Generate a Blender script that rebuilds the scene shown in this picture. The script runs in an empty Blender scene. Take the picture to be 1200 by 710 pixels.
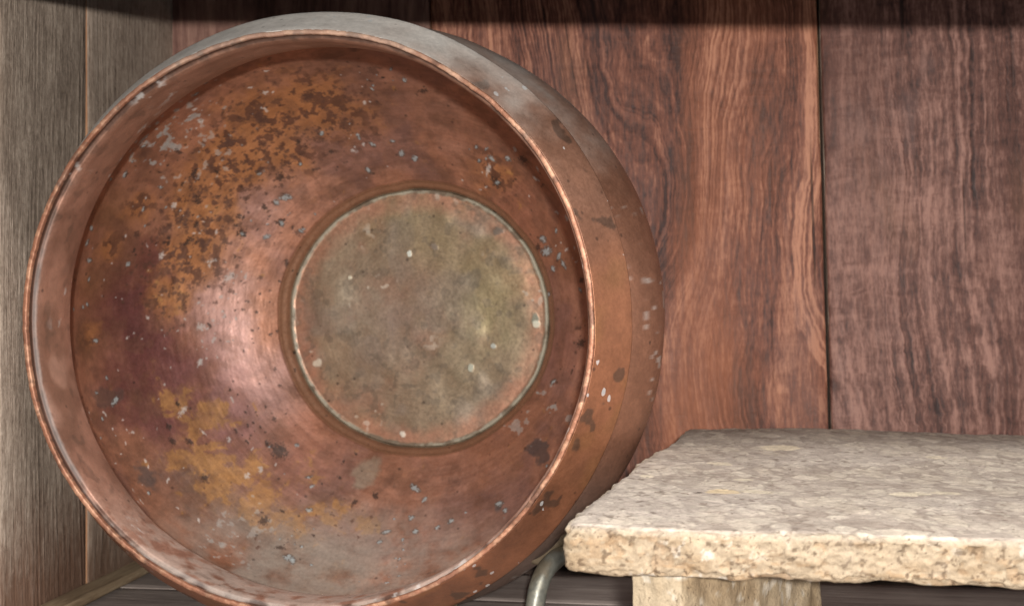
import bpy, bmesh, math
import numpy as np
from mathutils import Vector

sc = bpy.context.scene
COL = sc.collection

# ------------------------------------------------------------------ camera, light, exposure
CAMH = 0.3422                 # lens height above the boards, metres
FPX, PW, PH = 1400.0, 1200.0, 710.0
cam_d = bpy.data.cameras.new('camera')
cam = bpy.data.objects.new('camera', cam_d); COL.objects.link(cam)
cam.location = (0, 0, CAMH); cam.rotation_euler = (math.radians(90), 0, 0)
cam_d.sensor_width = 36.0; cam_d.lens = 36.0 * FPX / PW
cam_d.clip_start = 0.02; cam_d.clip_end = 60
cam_d.dof.use_dof = True; cam_d.dof.focus_distance = 1.02; cam_d.dof.aperture_fstop = 10.0
sc.camera = cam

world = bpy.data.worlds.new('World'); sc.world = world; world.use_nodes = True
bg = world.node_tree.nodes['Background']
bg.inputs[0].default_value = (0.93, 0.96, 1.0, 1); bg.inputs[1].default_value = 0.38

lamp_d = bpy.data.lights.new('flash_lamp', 'AREA')
lamp_d.shape = 'DISK'; lamp_d.size = 0.035; lamp_d.energy = 26; lamp_d.color = (1.0, 0.95, 0.89)
lamp = bpy.data.objects.new('flash_lamp', lamp_d); COL.objects.link(lamp)
LAMP = Vector((0.015, -0.25, CAMH + 0.068)); lamp.location = LAMP
lamp.rotation_euler = (Vector((0.05, 1.3, CAMH - 0.05)) - LAMP).to_track_quat('-Z', 'Y').to_euler()

fill_d = bpy.data.lights.new('overhead_fill', 'AREA')          # soft overhead lamp added to brighten slab top and collar, in front of the recess
fill_d.shape = 'RECTANGLE'; fill_d.size = 0.9; fill_d.size_y = 0.5; fill_d.energy = 42; fill_d.color = (1.0, 0.97, 0.93)
room = bpy.data.objects.new('overhead_fill', fill_d); COL.objects.link(room)
room.location = (0.55, -0.35, 2.0)
room.rotation_euler = (Vector((0.1, 1.15, .2)) - room.location).to_track_quat('-Z', 'Y').to_euler()

sc.view_settings.view_transform = 'Standard'; sc.view_settings.look = 'None'
sc.view_settings.exposure = 0.0; sc.view_settings.gamma = 1.0
sc.view_settings.use_curve_mapping = False
sc.cycles.use_denoising = True
sc.cycles.max_bounces = 6

# ------------------------------------------------------------------ helpers
def lin(c):
    c = np.asarray(c, float) / 255.0
    return np.where(c <= 0.04045, c / 12.92, ((c + 0.055) / 1.055) ** 2.4)

def rgba(c, k=1.0):
    v = lin(c) * k
    return (float(v[0]), float(v[1]), float(v[2]), 1.0)

def _h(ix, iy, iz, seed):
    h = (ix.astype(np.uint32) * np.uint32(374761393) + iy.astype(np.uint32) * np.uint32(668265263)
         + iz.astype(np.uint32) * np.uint32(2147483647) + np.uint32((seed * 974711 + 12345) & 0xffffffff))
    h = (h ^ (h >> np.uint32(13))) * np.uint32(1274126177)
    h = (h ^ (h >> np.uint32(16))) * np.uint32(2246822519)
    h = h ^ (h >> np.uint32(15))
    return (h & np.uint32(0xffffff)).astype(np.float32) / 16777215.0

def vnoise(p, seed=0):
    p = p + np.array([11.37, 5.71, 8.93]) + seed * .613
    f = np.floor(p); t = (p - f).astype(np.float32); i = f.astype(np.int64)
    t = t * t * (3 - 2 * t); out = 0
    for dx in (0, 1):
        for dy in (0, 1):
            for dz in (0, 1):
                w = (t[:, 0] if dx else 1 - t[:, 0]) * (t[:, 1] if dy else 1 - t[:, 1]) * (t[:, 2] if dz else 1 - t[:, 2])
                out = out + w * _h(i[:, 0] + dx, i[:, 1] + dy, i[:, 2] + dz, seed)
    return out

def fbm(p, scale, octaves=4, seed=0, gain=0.55):
    """about -1 .. 1"""
    a, s, out, tot = 1.0, scale, 0, 0
    for k in range(octaves):
        out = out + a * (vnoise(p * s, seed + 17 * k) * 2 - 1); tot += a
        a *= gain; s *= 2.03
    return out / tot * 1.6

def sstep(a, b, x):
    t = np.clip((x - a) / (b - a), 0, 1); return t * t * (3 - 2 * t)

def mix(A, B, w):
    return A + (np.asarray(B) - A) * np.asarray(w)[:, None]

def worley(p2, cell, seed=0):
    q = p2 / cell; f = np.floor(q).astype(np.int64); F1 = np.full(len(q), 9.0); F2 = F1.copy(); idv = np.zeros(len(q))
    z0 = np.zeros(len(q), np.int64)
    for dx in (-1, 0, 1):
        for dy in (-1, 0, 1):
            cx, cy = f[:, 0] + dx, f[:, 1] + dy
            jx, jy, r = _h(cx, cy, z0, seed), _h(cx, cy, z0 + 1, seed), _h(cx, cy, z0 + 2, seed)
            d = np.hypot(cx + jx - q[:, 0], cy + jy - q[:, 1])
            near = d < F1
            F2 = np.where(near, F1, np.minimum(F2, d)); idv = np.where(near, r, idv); F1 = np.where(near, d, F1)
    return F1, F2, idv

def age(t, d=.20, k=1.08):
    g = t @ np.array([.3, .55, .15]); t = t * (1 - d) + g[:, None] * d
    warm = np.clip((t[:, 0] - t[:, 2]) / (t[:, 0] + .01) * 1.6, 0, 1)[:, None]      # coppery parts lean to brown, not pink
    return (t * (1 + warm * (np.array([1.0, 1.05, 1.0]) - 1)) * k).clip(.005, .9)

def np_mesh(name, verts, quads, tris=None, cols=None, smooth=True):
    me = bpy.data.meshes.new(name)
    nq = len(quads); nt = 0 if tris is None else len(tris)
    me.vertices.add(len(verts)); me.vertices.foreach_set('co', np.asarray(verts, np.float32).ravel())
    loops = np.asarray(quads, np.int32).ravel()
    if nt: loops = np.concatenate([loops, np.asarray(tris, np.int32).ravel()])
    me.loops.add(len(loops)); me.loops.foreach_set('vertex_index', loops)
    starts = np.concatenate([np.arange(nq) * 4, nq * 4 + np.arange(nt) * 3]).astype(np.int32)
    me.polygons.add(nq + nt); me.polygons.foreach_set('loop_start', starts)
    me.polygons.foreach_set('use_smooth', np.full(nq + nt, smooth))
    me.update(calc_edges=True); me.validate()
    for nm, c in (cols or {}).items():
        c = np.asarray(c)
        if c.ndim == 1:
            at = me.attributes.new(nm, 'FLOAT', 'POINT'); at.data.foreach_set('value', c.astype(np.float32))
        else:
            at = me.attributes.new(nm, 'FLOAT_COLOR', 'POINT')
            at.data.foreach_set('color', np.concatenate([c, np.ones((len(c), 1))], 1).astype(np.float32).ravel())
    return me

def obj(name, me, mat, parent=None, loc=(0, 0, 0)):
    o = bpy.data.objects.new(name, me); COL.objects.link(o); o.location = loc
    if mat is not None:
        for m in (mat if isinstance(mat, (list, tuple)) else [mat]): me.materials.append(m)
    if parent: o.parent = parent
    return o

def thing(name, label, cat, loc=(0, 0, 0), rotz=0.0):
    o = bpy.data.objects.new(name, None); COL.objects.link(o); o.location = loc
    o.rotation_euler = (0, 0, rotz); o.empty_display_size = 0.05
    o['label'] = label; o['category'] = cat
    return o

class NT:
    def __init__(s, name):
        s.m = bpy.data.materials.new(name); s.m.use_nodes = True; s.t = s.m.node_tree
        s.b = s.t.nodes['Principled BSDF']
    def n(s, typ, **kw):
        nd = s.t.nodes.new(typ)
        for k, v in kw.items():
            if k.startswith('i_'):
                k2 = k[2:]; k2 = int(k2) if k2.isdigit() else k2.replace('_', ' ')
                if hasattr(v, 'links') or isinstance(v, bpy.types.NodeSocket): s.t.links.new(v, nd.inputs[k2])
                else: nd.inputs[k2].default_value = v
            else: setattr(nd, k, v)
        return nd
    def link(s, a, b): s.t.links.new(a, b)
    def math(s, op, a, b=0.0, c=0.0, clamp=False):
        nd = s.t.nodes.new('ShaderNodeMath'); nd.operation = op; nd.use_clamp = clamp
        for i, v in enumerate((a, b, c)):
            if isinstance(v, bpy.types.NodeSocket): s.t.links.new(v, nd.inputs[i])
            else: nd.inputs[i].default_value = v
        return nd.outputs[0]
    def mixc(s, f, a, b, mode='MIX'):
        nd = s.t.nodes.new('ShaderNodeMix'); nd.data_type = 'RGBA'; nd.blend_type = mode
        for i, v in ((0, f), (6, a), (7, b)):
            if isinstance(v, bpy.types.NodeSocket): s.t.links.new(v, nd.inputs[i])
            else: nd.inputs[i].default_value = v
        return nd.outputs[2]
    def ramp(s, f, stops):
        nd = s.t.nodes.new('ShaderNodeValToRGB'); s.t.links.new(f, nd.inputs[0])
        e = nd.color_ramp.elements
        while len(e) < len(stops): e.new(0.5)
        for k, (p, c) in enumerate(stops): e[k].position = p; e[k].color = c if len(c) == 4 else (*c, 1)
        return nd.outputs[0]
    def maprange(s, v, a, b, c=0.0, d=1.0):
        nd = s.t.nodes.new('ShaderNodeMapRange'); s.t.links.new(v, nd.inputs[0])
        for i, x in enumerate((a, b, c, d)): nd.inputs[i + 1].default_value = x
        return nd.outputs[0]
    def noise(s, vec, scale, detail=4, rough=0.55, dist=0.0, out=0):
        nd = s.t.nodes.new('ShaderNodeTexNoise'); s.t.links.new(vec, nd.inputs['Vector'])
        nd.inputs['Scale'].default_value = scale; nd.inputs['Detail'].default_value = detail
        nd.inputs['Roughness'].default_value = rough; nd.inputs['Distortion'].default_value = dist
        return nd.outputs[out]
    def mapping(s, vec, loc=(0, 0, 0), scale=(1, 1, 1), rot=(0, 0, 0)):
        nd = s.t.nodes.new('ShaderNodeMapping'); s.t.links.new(vec, nd.inputs[0])
        nd.inputs[1].default_value = loc; nd.inputs[2].default_value = rot; nd.inputs[3].default_value = scale
        return nd.outputs[0]
    def bump(s, h, strength, dist):
        nd = s.t.nodes.new('ShaderNodeBump'); s.t.links.new(h, nd.inputs['Height'])
        nd.inputs['Strength'].default_value = strength; nd.inputs['Distance'].default_value = dist
        s.t.links.new(nd.outputs[0], s.b.inputs['Normal'])

# ------------------------------------------------------------------ materials
def metal_material(name, metallic=0.5, rough=0.42, grain=260.0, bump=0.35, flecks=0.0):
    """Old sheet metal: 'tint' is its patina, 'dust' where matt dust or oxide covers it."""
    k = NT(name)
    tint = k.n('ShaderNodeAttribute', attribute_name='tint').outputs['Color']
    dust = k.n('ShaderNodeAttribute', attribute_name='dust').outputs['Fac']
    P = k.n('ShaderNodeTexCoord').outputs['Object']
    n1 = k.noise(P, 55, 6, 0.62); n2 = k.noise(P, grain, 4, 0.6); n3 = k.noise(P, 900, 2, 0.5)
    f = k.math('ADD', k.maprange(n1, .3, .7, .90, 1.10), k.maprange(n2, .3, .7, -.10, .10))
    f = k.math('ADD', f, k.maprange(n3, .3, .7, -.06, .06))
    col = k.mixc(1.0, tint, k.n('ShaderNodeCombineColor', i_0=f, i_1=f, i_2=f).outputs[0], 'MULTIPLY')
    # small pinhead corrosion
    vo = k.n('ShaderNodeTexVoronoi', feature='F1', i_Scale=85.0); k.link(P, vo.inputs['Vector'])
    rnd = k.n('ShaderNodeSeparateColor', i_0=vo.outputs['Color'])
    pit = k.math('MULTIPLY', k.maprange(vo.outputs['Distance'], .10, .22, 1, 0), k.math('GREATER_THAN', rnd.outputs[0], .86))
    col = k.mixc(k.math('MULTIPLY', pit, .6), col, rgba((58, 45, 40)))
    if flecks:
        v2 = k.n('ShaderNodeTexVoronoi', feature='F1', i_Scale=105.0); k.link(k.mapping(P, loc=(2, 3, 1), rot=(0, .8, 0), scale=(1, .9, .6)), v2.inputs['Vector'])
        r2 = k.n('ShaderNodeSeparateColor', i_0=v2.outputs['Color'])
        gate = k.maprange(k.noise(P, 16, 2, .5), .42, .58, 0, 1)
        sz = k.maprange(r2.outputs[1], 0, 1, .10, .27)
        fk = k.math('MULTIPLY', k.math('LESS_THAN', k.math('ADD', v2.outputs['Distance'], k.maprange(n2, .3, .7, -.05, .05)), sz), k.math('GREATER_THAN', k.math('MULTIPLY', r2.outputs[0], gate), .50))
        col = k.mixc(k.math('MULTIPLY', fk, flecks), col, rgba((188, 194, 196)))
        dust = k.math('MAXIMUM', dust, fk)
    k.link(col, k.b.inputs['Base Color'])
    k.link(k.math('MULTIPLY', k.math('SUBTRACT', 1.0, dust), metallic), k.b.inputs['Metallic'])
    r = k.math('ADD', k.maprange(n2, .3, .7, rough - .07, rough + .09), k.math('MULTIPLY', dust, .35))
    k.link(r, k.b.inputs['Roughness'])
    h = k.math('ADD', k.noise(P, 32, 3, .5), k.math('MULTIPLY', n2, .18))
    k.bump(h, bump, .004)
    return k.m

COPPER = metal_material('aged_copper', metallic=0.5, rough=0.50, bump=.34)
COPPER_OUT = metal_material('aged_copper_outside', metallic=0.5, rough=0.40, flecks=.55)
LIP = metal_material('worn_copper_edge', metallic=0.45, rough=0.52, bump=.6)
BRASS = metal_material('tarnished_base', metallic=0.5, rough=0.38, bump=.10)
IRON = metal_material('old_iron', metallic=0.45, rough=0.42, bump=.25)

def wood_material(name, dark, mid, light, grain=1.0, seed=0.0, swirl=0.05, chatter=0.0, rough=.6, fibre=.5,
                  band_scale=26.0, tints=(), rings=0.6, stain=None, bumps=.5, flen=1.0, fsc=1.0, cols=.5, ripple=.0):
    """Sawn board, grain along local Z, width along local X."""
    k = NT(name)
    P = k.n('ShaderNodeTexCoord').outputs['Object']
    P = k.mapping(P, loc=(seed, seed * .37, seed * .71))
    # growth-ring field: x warped by slow noise (cathedrals and swirls)
    w1 = k.noise(k.mapping(P, scale=(1, 1, .45)), 4.6, 1, .4)
    w2 = k.noise(k.mapping(P, scale=(1, 1, .6)), 17, 2, .5)
    w3 = k.noise(k.mapping(P, scale=(1, 1, .22)), 60, 3, .6)
    sx = k.n('ShaderNodeSeparateXYZ'); k.link(P, sx.inputs[0])
    x = k.math('ADD', sx.outputs[0], k.math('MULTIPLY', k.math('SUBTRACT', w1, .5), swirl * 9))
    x = k.math('ADD', x, k.math('MULTIPLY', k.math('SUBTRACT', w2, .5), swirl * .75))
    x = k.math('ADD', x, k.math('MULTIPLY', k.math('SUBTRACT', w3, .5), .007))
    if ripple:
        x = k.math('ADD', x, k.math('MULTIPLY', k.math('SUBTRACT', k.noise(k.mapping(P, scale=(.3, 1, 1)), 42, 3, .6, .6), .5), ripple))
    def ring(sc_, det):
        nd = k.n('ShaderNodeTexNoise', noise_dimensions='1D'); k.link(x, nd.inputs['W'])
        nd.inputs['Scale'].default_value = sc_; nd.inputs['Detail'].default_value = det; nd.inputs['Roughness'].default_value = .6
        return nd.outputs[0]
    band = k.maprange(ring(band_scale * 1.5, 3), .30, .70, 0, 1)
    amp = k.maprange(k.noise(k.mapping(P, loc=(5, 5, 5), scale=(1, 1, .5)), 8, 2, .5), .35, .65, .35, 1.25)
    band = k.math('ADD', k.math('MULTIPLY', k.math('SUBTRACT', band, .5), amp), .5)
    # fibres
    f1 = k.noise(k.mapping(P, scale=(1, 1, .07 * flen)), 150 * fsc, 5, .7, .15)
    f2 = k.noise(k.mapping(P, scale=(1, 1, .16 * flen)), 330 * fsc, 3, .6)
    big = k.noise(k.mapping(P, scale=(1, 1, .3)), 7, 4, .6)
    v = k.math('ADD', k.math('MULTIPLY', k.math('SUBTRACT', band, .5), .42 * rings),
               k.math('MULTIPLY', k.math('SUBTRACT', f1, .5), 1.5 * fibre))
    v = k.math('ADD', v, k.math('MULTIPLY', k.math('SUBTRACT', f2, .5), .8 * fibre))
    v = k.math('ADD', v, k.math('MULTIPLY', k.math('SUBTRACT', big, .5), .9))
    v = k.math('ADD', v, k.math('MULTIPLY', k.math('SUBTRACT', ring(13.0, 3), .5), cols))
    ch = None
    if chatter:
        c1 = k.noise(k.mapping(P, scale=(.42, 1, 1)), 46, 4, .6, 1.6)
        c2 = k.noise(k.mapping(P, scale=(.5, 1, 1)), 15, 4, .62, 1.2)
        ch = k.math('ADD', k.math('SUBTRACT', c1, .5), k.math('SUBTRACT', c2, .5))
        v = k.math('ADD', v, k.math('MULTIPLY', ch, chatter))
    v = k.math('ADD', v, .5)
    col = k.ramp(v, [(.12, rgba(dark)), (.48, rgba(mid)), (.88, rgba(light))])
    for (tc, sc_, lo, hi, amt, sd) in tints:
        m = k.maprange(k.noise(k.mapping(P, loc=(sd, sd, sd), scale=(1, 1, .35)), sc_, 3, .55), lo, hi, 0, amt)
        col = k.mixc(m, col, rgba(tc))
    # dark checks and cracks along the grain
    cr = k.noise(k.mapping(P, loc=(3, 1, 2), scale=(1, 1, .03)), 70, 2, .5)
    crk = k.maprange(cr, .70, .76, 0, .75)
    col = k.mixc(crk, col, rgba(np.array(dark) * .45))
    if stain:
        sz = k.n('ShaderNodeSeparateXYZ'); k.link(k.n('ShaderNodeTexCoord').outputs['Object'], sz.inputs[0])
        edge = k.math('ADD', sz.outputs[2], k.math('MULTIPLY', k.math('SUBTRACT', f1, .5), .12))
        edge = k.math('ADD', edge, k.math('MULTIPLY', k.math('SUBTRACT', big, .5), .14))
        col = k.mixc(k.maprange(edge, stain[1], stain[2], .8, 0), col, rgba(stain[0]))
    k.link(col, k.b.inputs['Base Color'])
    k.link(k.maprange(f1, .3, .7, rough - .1, rough + .12), k.b.inputs['Roughness'])
    k.b.inputs['Specular IOR Level'].default_value = .35
    h = k.math('ADD', k.math('MULTIPLY', f1, 1.0), k.math('MULTIPLY', band, .5))
    h = k.math('SUBTRACT', h, k.math('MULTIPLY', crk, 1.5))
    if ch is not None: h = k.math('ADD', h, k.math('MULTIPLY', ch, .8))
    k.bump(h, bumps, .0016)
    return k.m

W_ORANGE = wood_material('red_figured_board', (62, 35, 29), (128, 80, 64), (194, 138, 112), seed=2.3, swirl=.034,
                         band_scale=120, rings=1.0, fibre=.8, chatter=.28, flen=1.4, cols=1.0, ripple=.006,
                         tints=[((168, 102, 66), 4.5, .50, .70, .5, 3.0), ((104, 84, 82), 6, .52, .72, .5, 9.0), ((124, 98, 70), 5, .58, .76, .5, 5.0)])
W_BROWN = wood_material('brown_rough_board', (50, 31, 28), (108, 73, 64), (166, 125, 112), seed=7.9, swirl=.016,
                        band_scale=80, rings=.9, fibre=.75, chatter=.5, flen=2.0, cols=.7, ripple=.012,
                        tints=[((92, 56, 45), 4, .48, .68, .55, 1.0), ((138, 100, 74), 7, .60, .75, .5, 4.0), ((92, 84, 86), 8, .62, .78, .5, 6.0)])
W_DARKRED = wood_material('dull_red_board', (64, 42, 38), (124, 90, 80), (176, 138, 122), seed=13.1, swirl=.02,
                          band_scale=60, rings=.6, fibre=.5, chatter=.15, cols=1.0)
W_GREY = wood_material('weathered_grey_board', (96, 83, 72), (150, 135, 121), (198, 182, 166), seed=21.7, swirl=.006,
                       band_scale=85, rings=.2, fibre=.8, rough=.78, bumps=1.0, fsc=1.25, flen=2.6, cols=.3, chatter=.18,
                       tints=[((124, 104, 88), 5, .52, .75, .5, 2.0)], stain=((104, 72, 54), .03, .15))
W_GREY2 = wood_material('weathered_grey_board_dark', (104, 89, 78), (164, 147, 132), (202, 186, 170), seed=31.2, swirl=.012,
                        band_scale=60, rings=.2, fibre=.62, rough=.78, bumps=.9, fsc=1.2, flen=2.4, cols=.3, chatter=.18,
                        tints=[((108, 86, 72), 9, .58, .72, .8, 2.5)], stain=((100, 72, 54), .02, .14))
W_FLOOR = wood_material('grey_floor_board', (92, 84, 80), (150, 138, 132), (190, 178, 170), seed=41.0, swirl=.006,
                        band_scale=50, rings=.25, fibre=.55, rough=.65)
W_BATTEN = wood_material('tan_batten', (84, 68, 50), (134, 114, 90), (176, 156, 128), seed=53.0, swirl=.004,
                         band_scale=80, rings=.25, fibre=.6, rough=.7)
W_EDGE = wood_material('raw_board_edge', (120, 86, 62), (176, 132, 100), (206, 168, 134), seed=61.0, fibre=.3, rings=.1)
W_DARK = wood_material('dark_beam', (40, 30, 26), (70, 54, 46), (100, 80, 68), seed=71.0)

def stone_material(name):
    k = NT(name)
    tint = k.n('ShaderNodeAttribute', attribute_name='tint').outputs['Color']
    P = k.n('ShaderNodeTexCoord').outputs['Object']
    n1 = k.noise(P, 120, 6, .65); n2 = k.noise(P, 420, 4, .65); n3 = k.noise(P, 1300, 2, .6)
    f = k.math('ADD', k.maprange(n1, .3, .7, .84, 1.12), k.maprange(n2, .3, .7, -.12, .12))
    f = k.math('ADD', f, k.maprange(n3, .3, .7, -.07, .07))
    col = k.mixc(1.0, tint, k.n('ShaderNodeCombineColor', i_0=f, i_1=f, i_2=f).outputs[0], 'MULTIPLY')
    hole = k.maprange(k.noise(P, 210, 3, .6), .30, .36, .55, 0)
    col = k.mixc(hole, col, rgba((112, 92, 74)))
    k.link(col, k.b.inputs['Base Color']); k.b.inputs['Roughness'].default_value = .86
    k.b.inputs['Specular IOR Level'].default_value = .25
    h = k.math('ADD', n1, k.math('MULTIPLY', n2, .5)); h = k.math('ADD', h, k.math('MULTIPLY', n3, .2))
    h = k.math('SUBTRACT', h, k.math('MULTIPLY', hole, .8))
    k.bump(h, .75, .0022)
    return k.m
STONE = stone_material('shelly_limestone')

# ------------------------------------------------------------------ setting: boards
WA = math.atan(0.138)                       # the recess is turned this much to the lens axis
WD = Vector((math.sin(WA), math.cos(WA), 0))   # along the left wall, into the recess
WR = Vector((math.cos(WA), -math.sin(WA), 0))  # along the back wall, to the right
CORNER = Vector((-0.470, 1.646, 0))

def board_mesh(name, w, t, h, nx=26, nz=50, seed=0, warp=.0012, lean=0.0, bev=.003):
    """Board with front face on local y=0 looking to -y, x from 0 to w, z from 0 to h, edges eased and a little uneven."""
    bm = bmesh.new()
    xs = [0] + [bev * .35] + list(np.linspace(bev, w - bev, nx)) + [w - bev * .35] + [w]
    zs = [0] + list(np.linspace(bev, h - bev, nz)) + [h]
    g = []
    pts = np.array([[x, 0, z] for z in zs for x in xs])
    n = fbm(pts + seed * 3.1, 4.0, 3, seed); m = fbm(np.c_[pts[:, 2] * 0, pts[:, 2] * 0, pts[:, 2]] + seed, 14, 3, seed + 5)
    i = 0
    for z in zs:
        row = []
        for a, x in enumerate(xs):
            y = n[i] * warp
            if a in (0, len(xs) - 1): y += bev
            elif a in (1, len(xs) - 2): y += bev * .35
            if z in (zs[0], zs[-1]): y += bev
            xx = x + (m[i] * .0011 if a < 3 or a > len(xs) - 4 else 0) + lean * (h - z)
            row.append(bm.verts.new((xx, y, z))); i += 1
        g.append(row)
    for r in range(len(zs) - 1):
        for c in range(len(xs) - 1):
            f = bm.faces.new((g[r][c], g[r][c + 1], g[r + 1][c + 1], g[r + 1][c])); f.smooth = True
    # sides and back
    b = [bm.verts.new((v.co.x, t, v.co.z)) for v in (g[0][0], g[0][-1], g[-1][-1], g[-1][0])]
    bm.faces.new((b[1], b[0], b[3], b[2]))
    bm.faces.new([b[0]] + [r[0] for r in g] + [b[3]]).material_index = 1
    bm.faces.new([b[2]] + [r[-1] for r in reversed(g)] + [b[1]]).material_index = 1
    bm.faces.new([b[1]] + list(reversed(g[0])) + [b[0]])
    bm.faces.new([b[3]] + list(g[-1]) + [b[2]])
    bmesh.ops.recalc_face_normals(bm, faces=bm.faces[:])
    me = bpy.data.meshes.new(name); bm.to_mesh(me); bm.free()
    return me

WALLH = 0.98
# back wall: wide boards, each a little out of plane
bw = thing('plank_wall', 'reddish brown wide-board wooden wall behind the copper basin', 'wooden wall', CORNER, -WA)
def xw(px, z=CAMH):   # picture column on the back-wall plane -> distance along the wall from the corner
    r = Vector(((px - 600) / FPX, 1, 0)); t = (CORNER.x * WD.x + CORNER.y * WD.y) / (r.x * WD.x + r.y * WD.y)
    return (r * t - CORNER).dot(WR)
LEAN = -0.036
s1, s2 = xw(512), xw(967)
for (a, b, m, yo, sd) in ((-.03, s1, W_DARKRED, .003, 3), (s1, s2, W_ORANGE, 0.0, 4), (s2, s2 + .62, W_BROWN, -.006, 5)):
    gap = .003
    me = board_mesh('plank', b - a - gap, .028, WALLH, 40, 60, sd, .0018)
    o = obj('plank', me, [m, W_EDGE if m is not W_BROWN else W_GREY], bw, (a + gap * .5, yo, 0.0))
    o.rotation_euler = (0, math.radians(-1.6), 0)
    o.location.x += .0105; o.location.z = .022 if m is W_BROWN else (.008 if m is W_ORANGE else .0)
# dark backing seen in the gaps
bb = bmesh.new()
bmesh.ops.create_cube(bb, size=1.0)
for v in bb.verts: v.co = Vector((v.co.x * 1.3 + .55, v.co.y * .01 + .045, v.co.z * 1.12 + .47))
me = bpy.data.meshes.new('backing_board'); bb.to_mesh(me); bb.free()
obj('backing_board', me, W_DARK, bw)

# left wall: weathered grey boards; local x runs from the corner towards the viewer
lw = thing('plank_wall', 'weathered grey board wall beside the rim of the copper basin', 'wooden wall', CORNER, WA * 0)
lw.rotation_euler = (0, 0, math.atan2(WD.y, WD.x))       # local +x into the recess
for (x0, x1, yo, m, sd) in ((-.236, .02, -.0018, W_GREY2, 11), (-.420, -.2385, .0, W_GREY, 12), (-.66, -.4225, .004, W_GREY, 13)):
    # board front must look to world +x side: local -y of a board turned by the wall angle
    me = board_mesh('plank', x1 - x0, .025, WALLH, 20, 60, sd, .0012, bev=.0015)
    o = obj('plank', me, [m, W_EDGE], lw, (x0, yo, 0))

# batten in the angle of floor and left wall
bt_me = board_mesh('floor_batten', .011, .030, .60, 4, 40, 21, .0008)
bt = obj('floor_batten', bt_me, [W_BATTEN, W_BATTEN])
bt['label'] = 'thin tan wooden batten along the foot of the grey board wall'; bt['category'] = 'batten'
# local z -> along the wall, local x -> up, local -y -> into the room
from mathutils import Matrix
Rm = Matrix((Vector((0, 0, 1)), -WR, WD)).transposed()
P0 = CORNER - WD * .62 + WR * .031 + Vector((0, 0, .001))
bt.matrix_world = Matrix.Translation(P0) @ Rm.to_4x4()

# floor: boards running along the back wall
fl = bpy.data.objects.new('floor', None); COL.objects.link(fl); fl.location = CORNER; fl.rotation_euler = (0, 0, -WA); fl['kind'] = 'structure'
Rf = Matrix((Vector((0, 1, 0)), Vector((0, 0, -1)), Vector((-1, 0, 0)))).transposed()   # local x->y, y->-z, z->-x
fy = [-.055, -.195, -.31, -.50, -.66, -.85, -1.02]  # boards stop short of the wall; gap added for a dark shaded strip
for i in range(len(fy) - 1):
    w = fy[i] - fy[i + 1] - .003
    me = board_mesh('plank', w, .025, 1.6, 10, 60, 31 + i, .0006, bev=.002)
    o = obj('plank', me, [W_FLOOR, W_FLOOR], fl)
    o.matrix_local = Matrix.Translation((1.3, fy[i + 1], -.0015 - .0004 * (i % 2))) @ Rf.to_4x4()
fb = bmesh.new(); bmesh.ops.create_cube(fb, size=1.0)
for v in fb.verts: v.co = Vector((v.co.x * 1.7 + .5, v.co.y * 1.15 - .5, v.co.z * .01 - .04))
me = bpy.data.meshes.new('subfloor'); fb.to_mesh(me); fb.free(); obj('subfloor', me, W_DARK, fl)

# head of the recess: its shadow crosses the top of the boards
def lintel():
    # three spots on the edge of its shadow (left boards, corner, right end of the back wall)
    pts = np.array([[-.509, 1.357, CAMH + .3441], [-.470, 1.646, CAMH + .3915], [.589, 1.500, CAMH + .3504]])
    n = np.cross(pts[2] - pts[1], np.array(LAMP) - pts[1])
    def zp(x, y): return pts[1][2] - (n[0] * (x - pts[1][0]) + n[1] * (y - pts[1][1])) / n[2]
    bm = bmesh.new(); bmesh.ops.create_cube(bm, size=1.0)
    o_ = np.array([.3, .97 - .138 * .3])
    for v in bm.verts:
        x, y = v.co.x * 1.9, v.co.y * .06 + .03
        w = o_ + x * np.array(WR)[:2] + y * np.array(WD)[:2]; e = o_ + x * np.array(WR)[:2] + .06 * np.array(WD)[:2]
        v.co = Vector((x, y, zp(e[0], e[1]) - CAMH - .276 + (.16 if v.co.z > 0 else 0)))
    bmesh.ops.bevel(bm, geom=bm.edges[:], offset=.003, segments=2, affect='EDGES')
    me = bpy.data.meshes.new('lintel_beam'); bm.to_mesh(me); bm.free()
    o = obj('lintel_beam', me, W_DARK, None, (o_[0], o_[1], CAMH + .27)); o.rotation_euler = (0, 0, -WA)
    o['label'] = 'dark wooden beam across the head of the recess'; o['category'] = 'beam'
    bm = bmesh.new(); bmesh.ops.create_cube(bm, size=1.0)
    for v in bm.verts: v.co = Vector((v.co.x * 1.9, v.co.y * .72 + .40, v.co.z * .02 + .19))
    me = bpy.data.meshes.new('top_board'); bm.to_mesh(me); bm.free()
    obj('top_board', me, W_DARK, o)
lintel()

# ------------------------------------------------------------------ copper basin
PSI, OVAL = math.radians(13.9), 1.0516
LC = np.array([-0.2128, 1.1433, CAMH - 0.0192])          # centre of the mouth
U = np.array([math.cos(PSI), -math.sin(PSI), 0]); A = np.array([math.sin(PSI), math.cos(PSI), 0]); V = np.array([0, 0, 1.0])
BASE = LC + A * .16 + V * -.3222                           # where the belly rests on the boards
basin = thing('copper_basin', 'large round copper basin tipped on its side, patchy brown and ochre inside', 'basin', tuple(BASE), -PSI)
OFF = np.array([0, .16, -.3222])

def to_world(loc):     # basin coordinates (u, depth, v) from the mouth centre -> world
    return LC + loc[:, :1] * U + loc[:, 1:2] * A + loc[:, 2:3] * V
def to_pix(w):
    return np.c_[600 + FPX * w[:, 0] / w[:, 1], 355 - FPX * (w[:, 2] - CAMH) / w[:, 1]]

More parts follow.
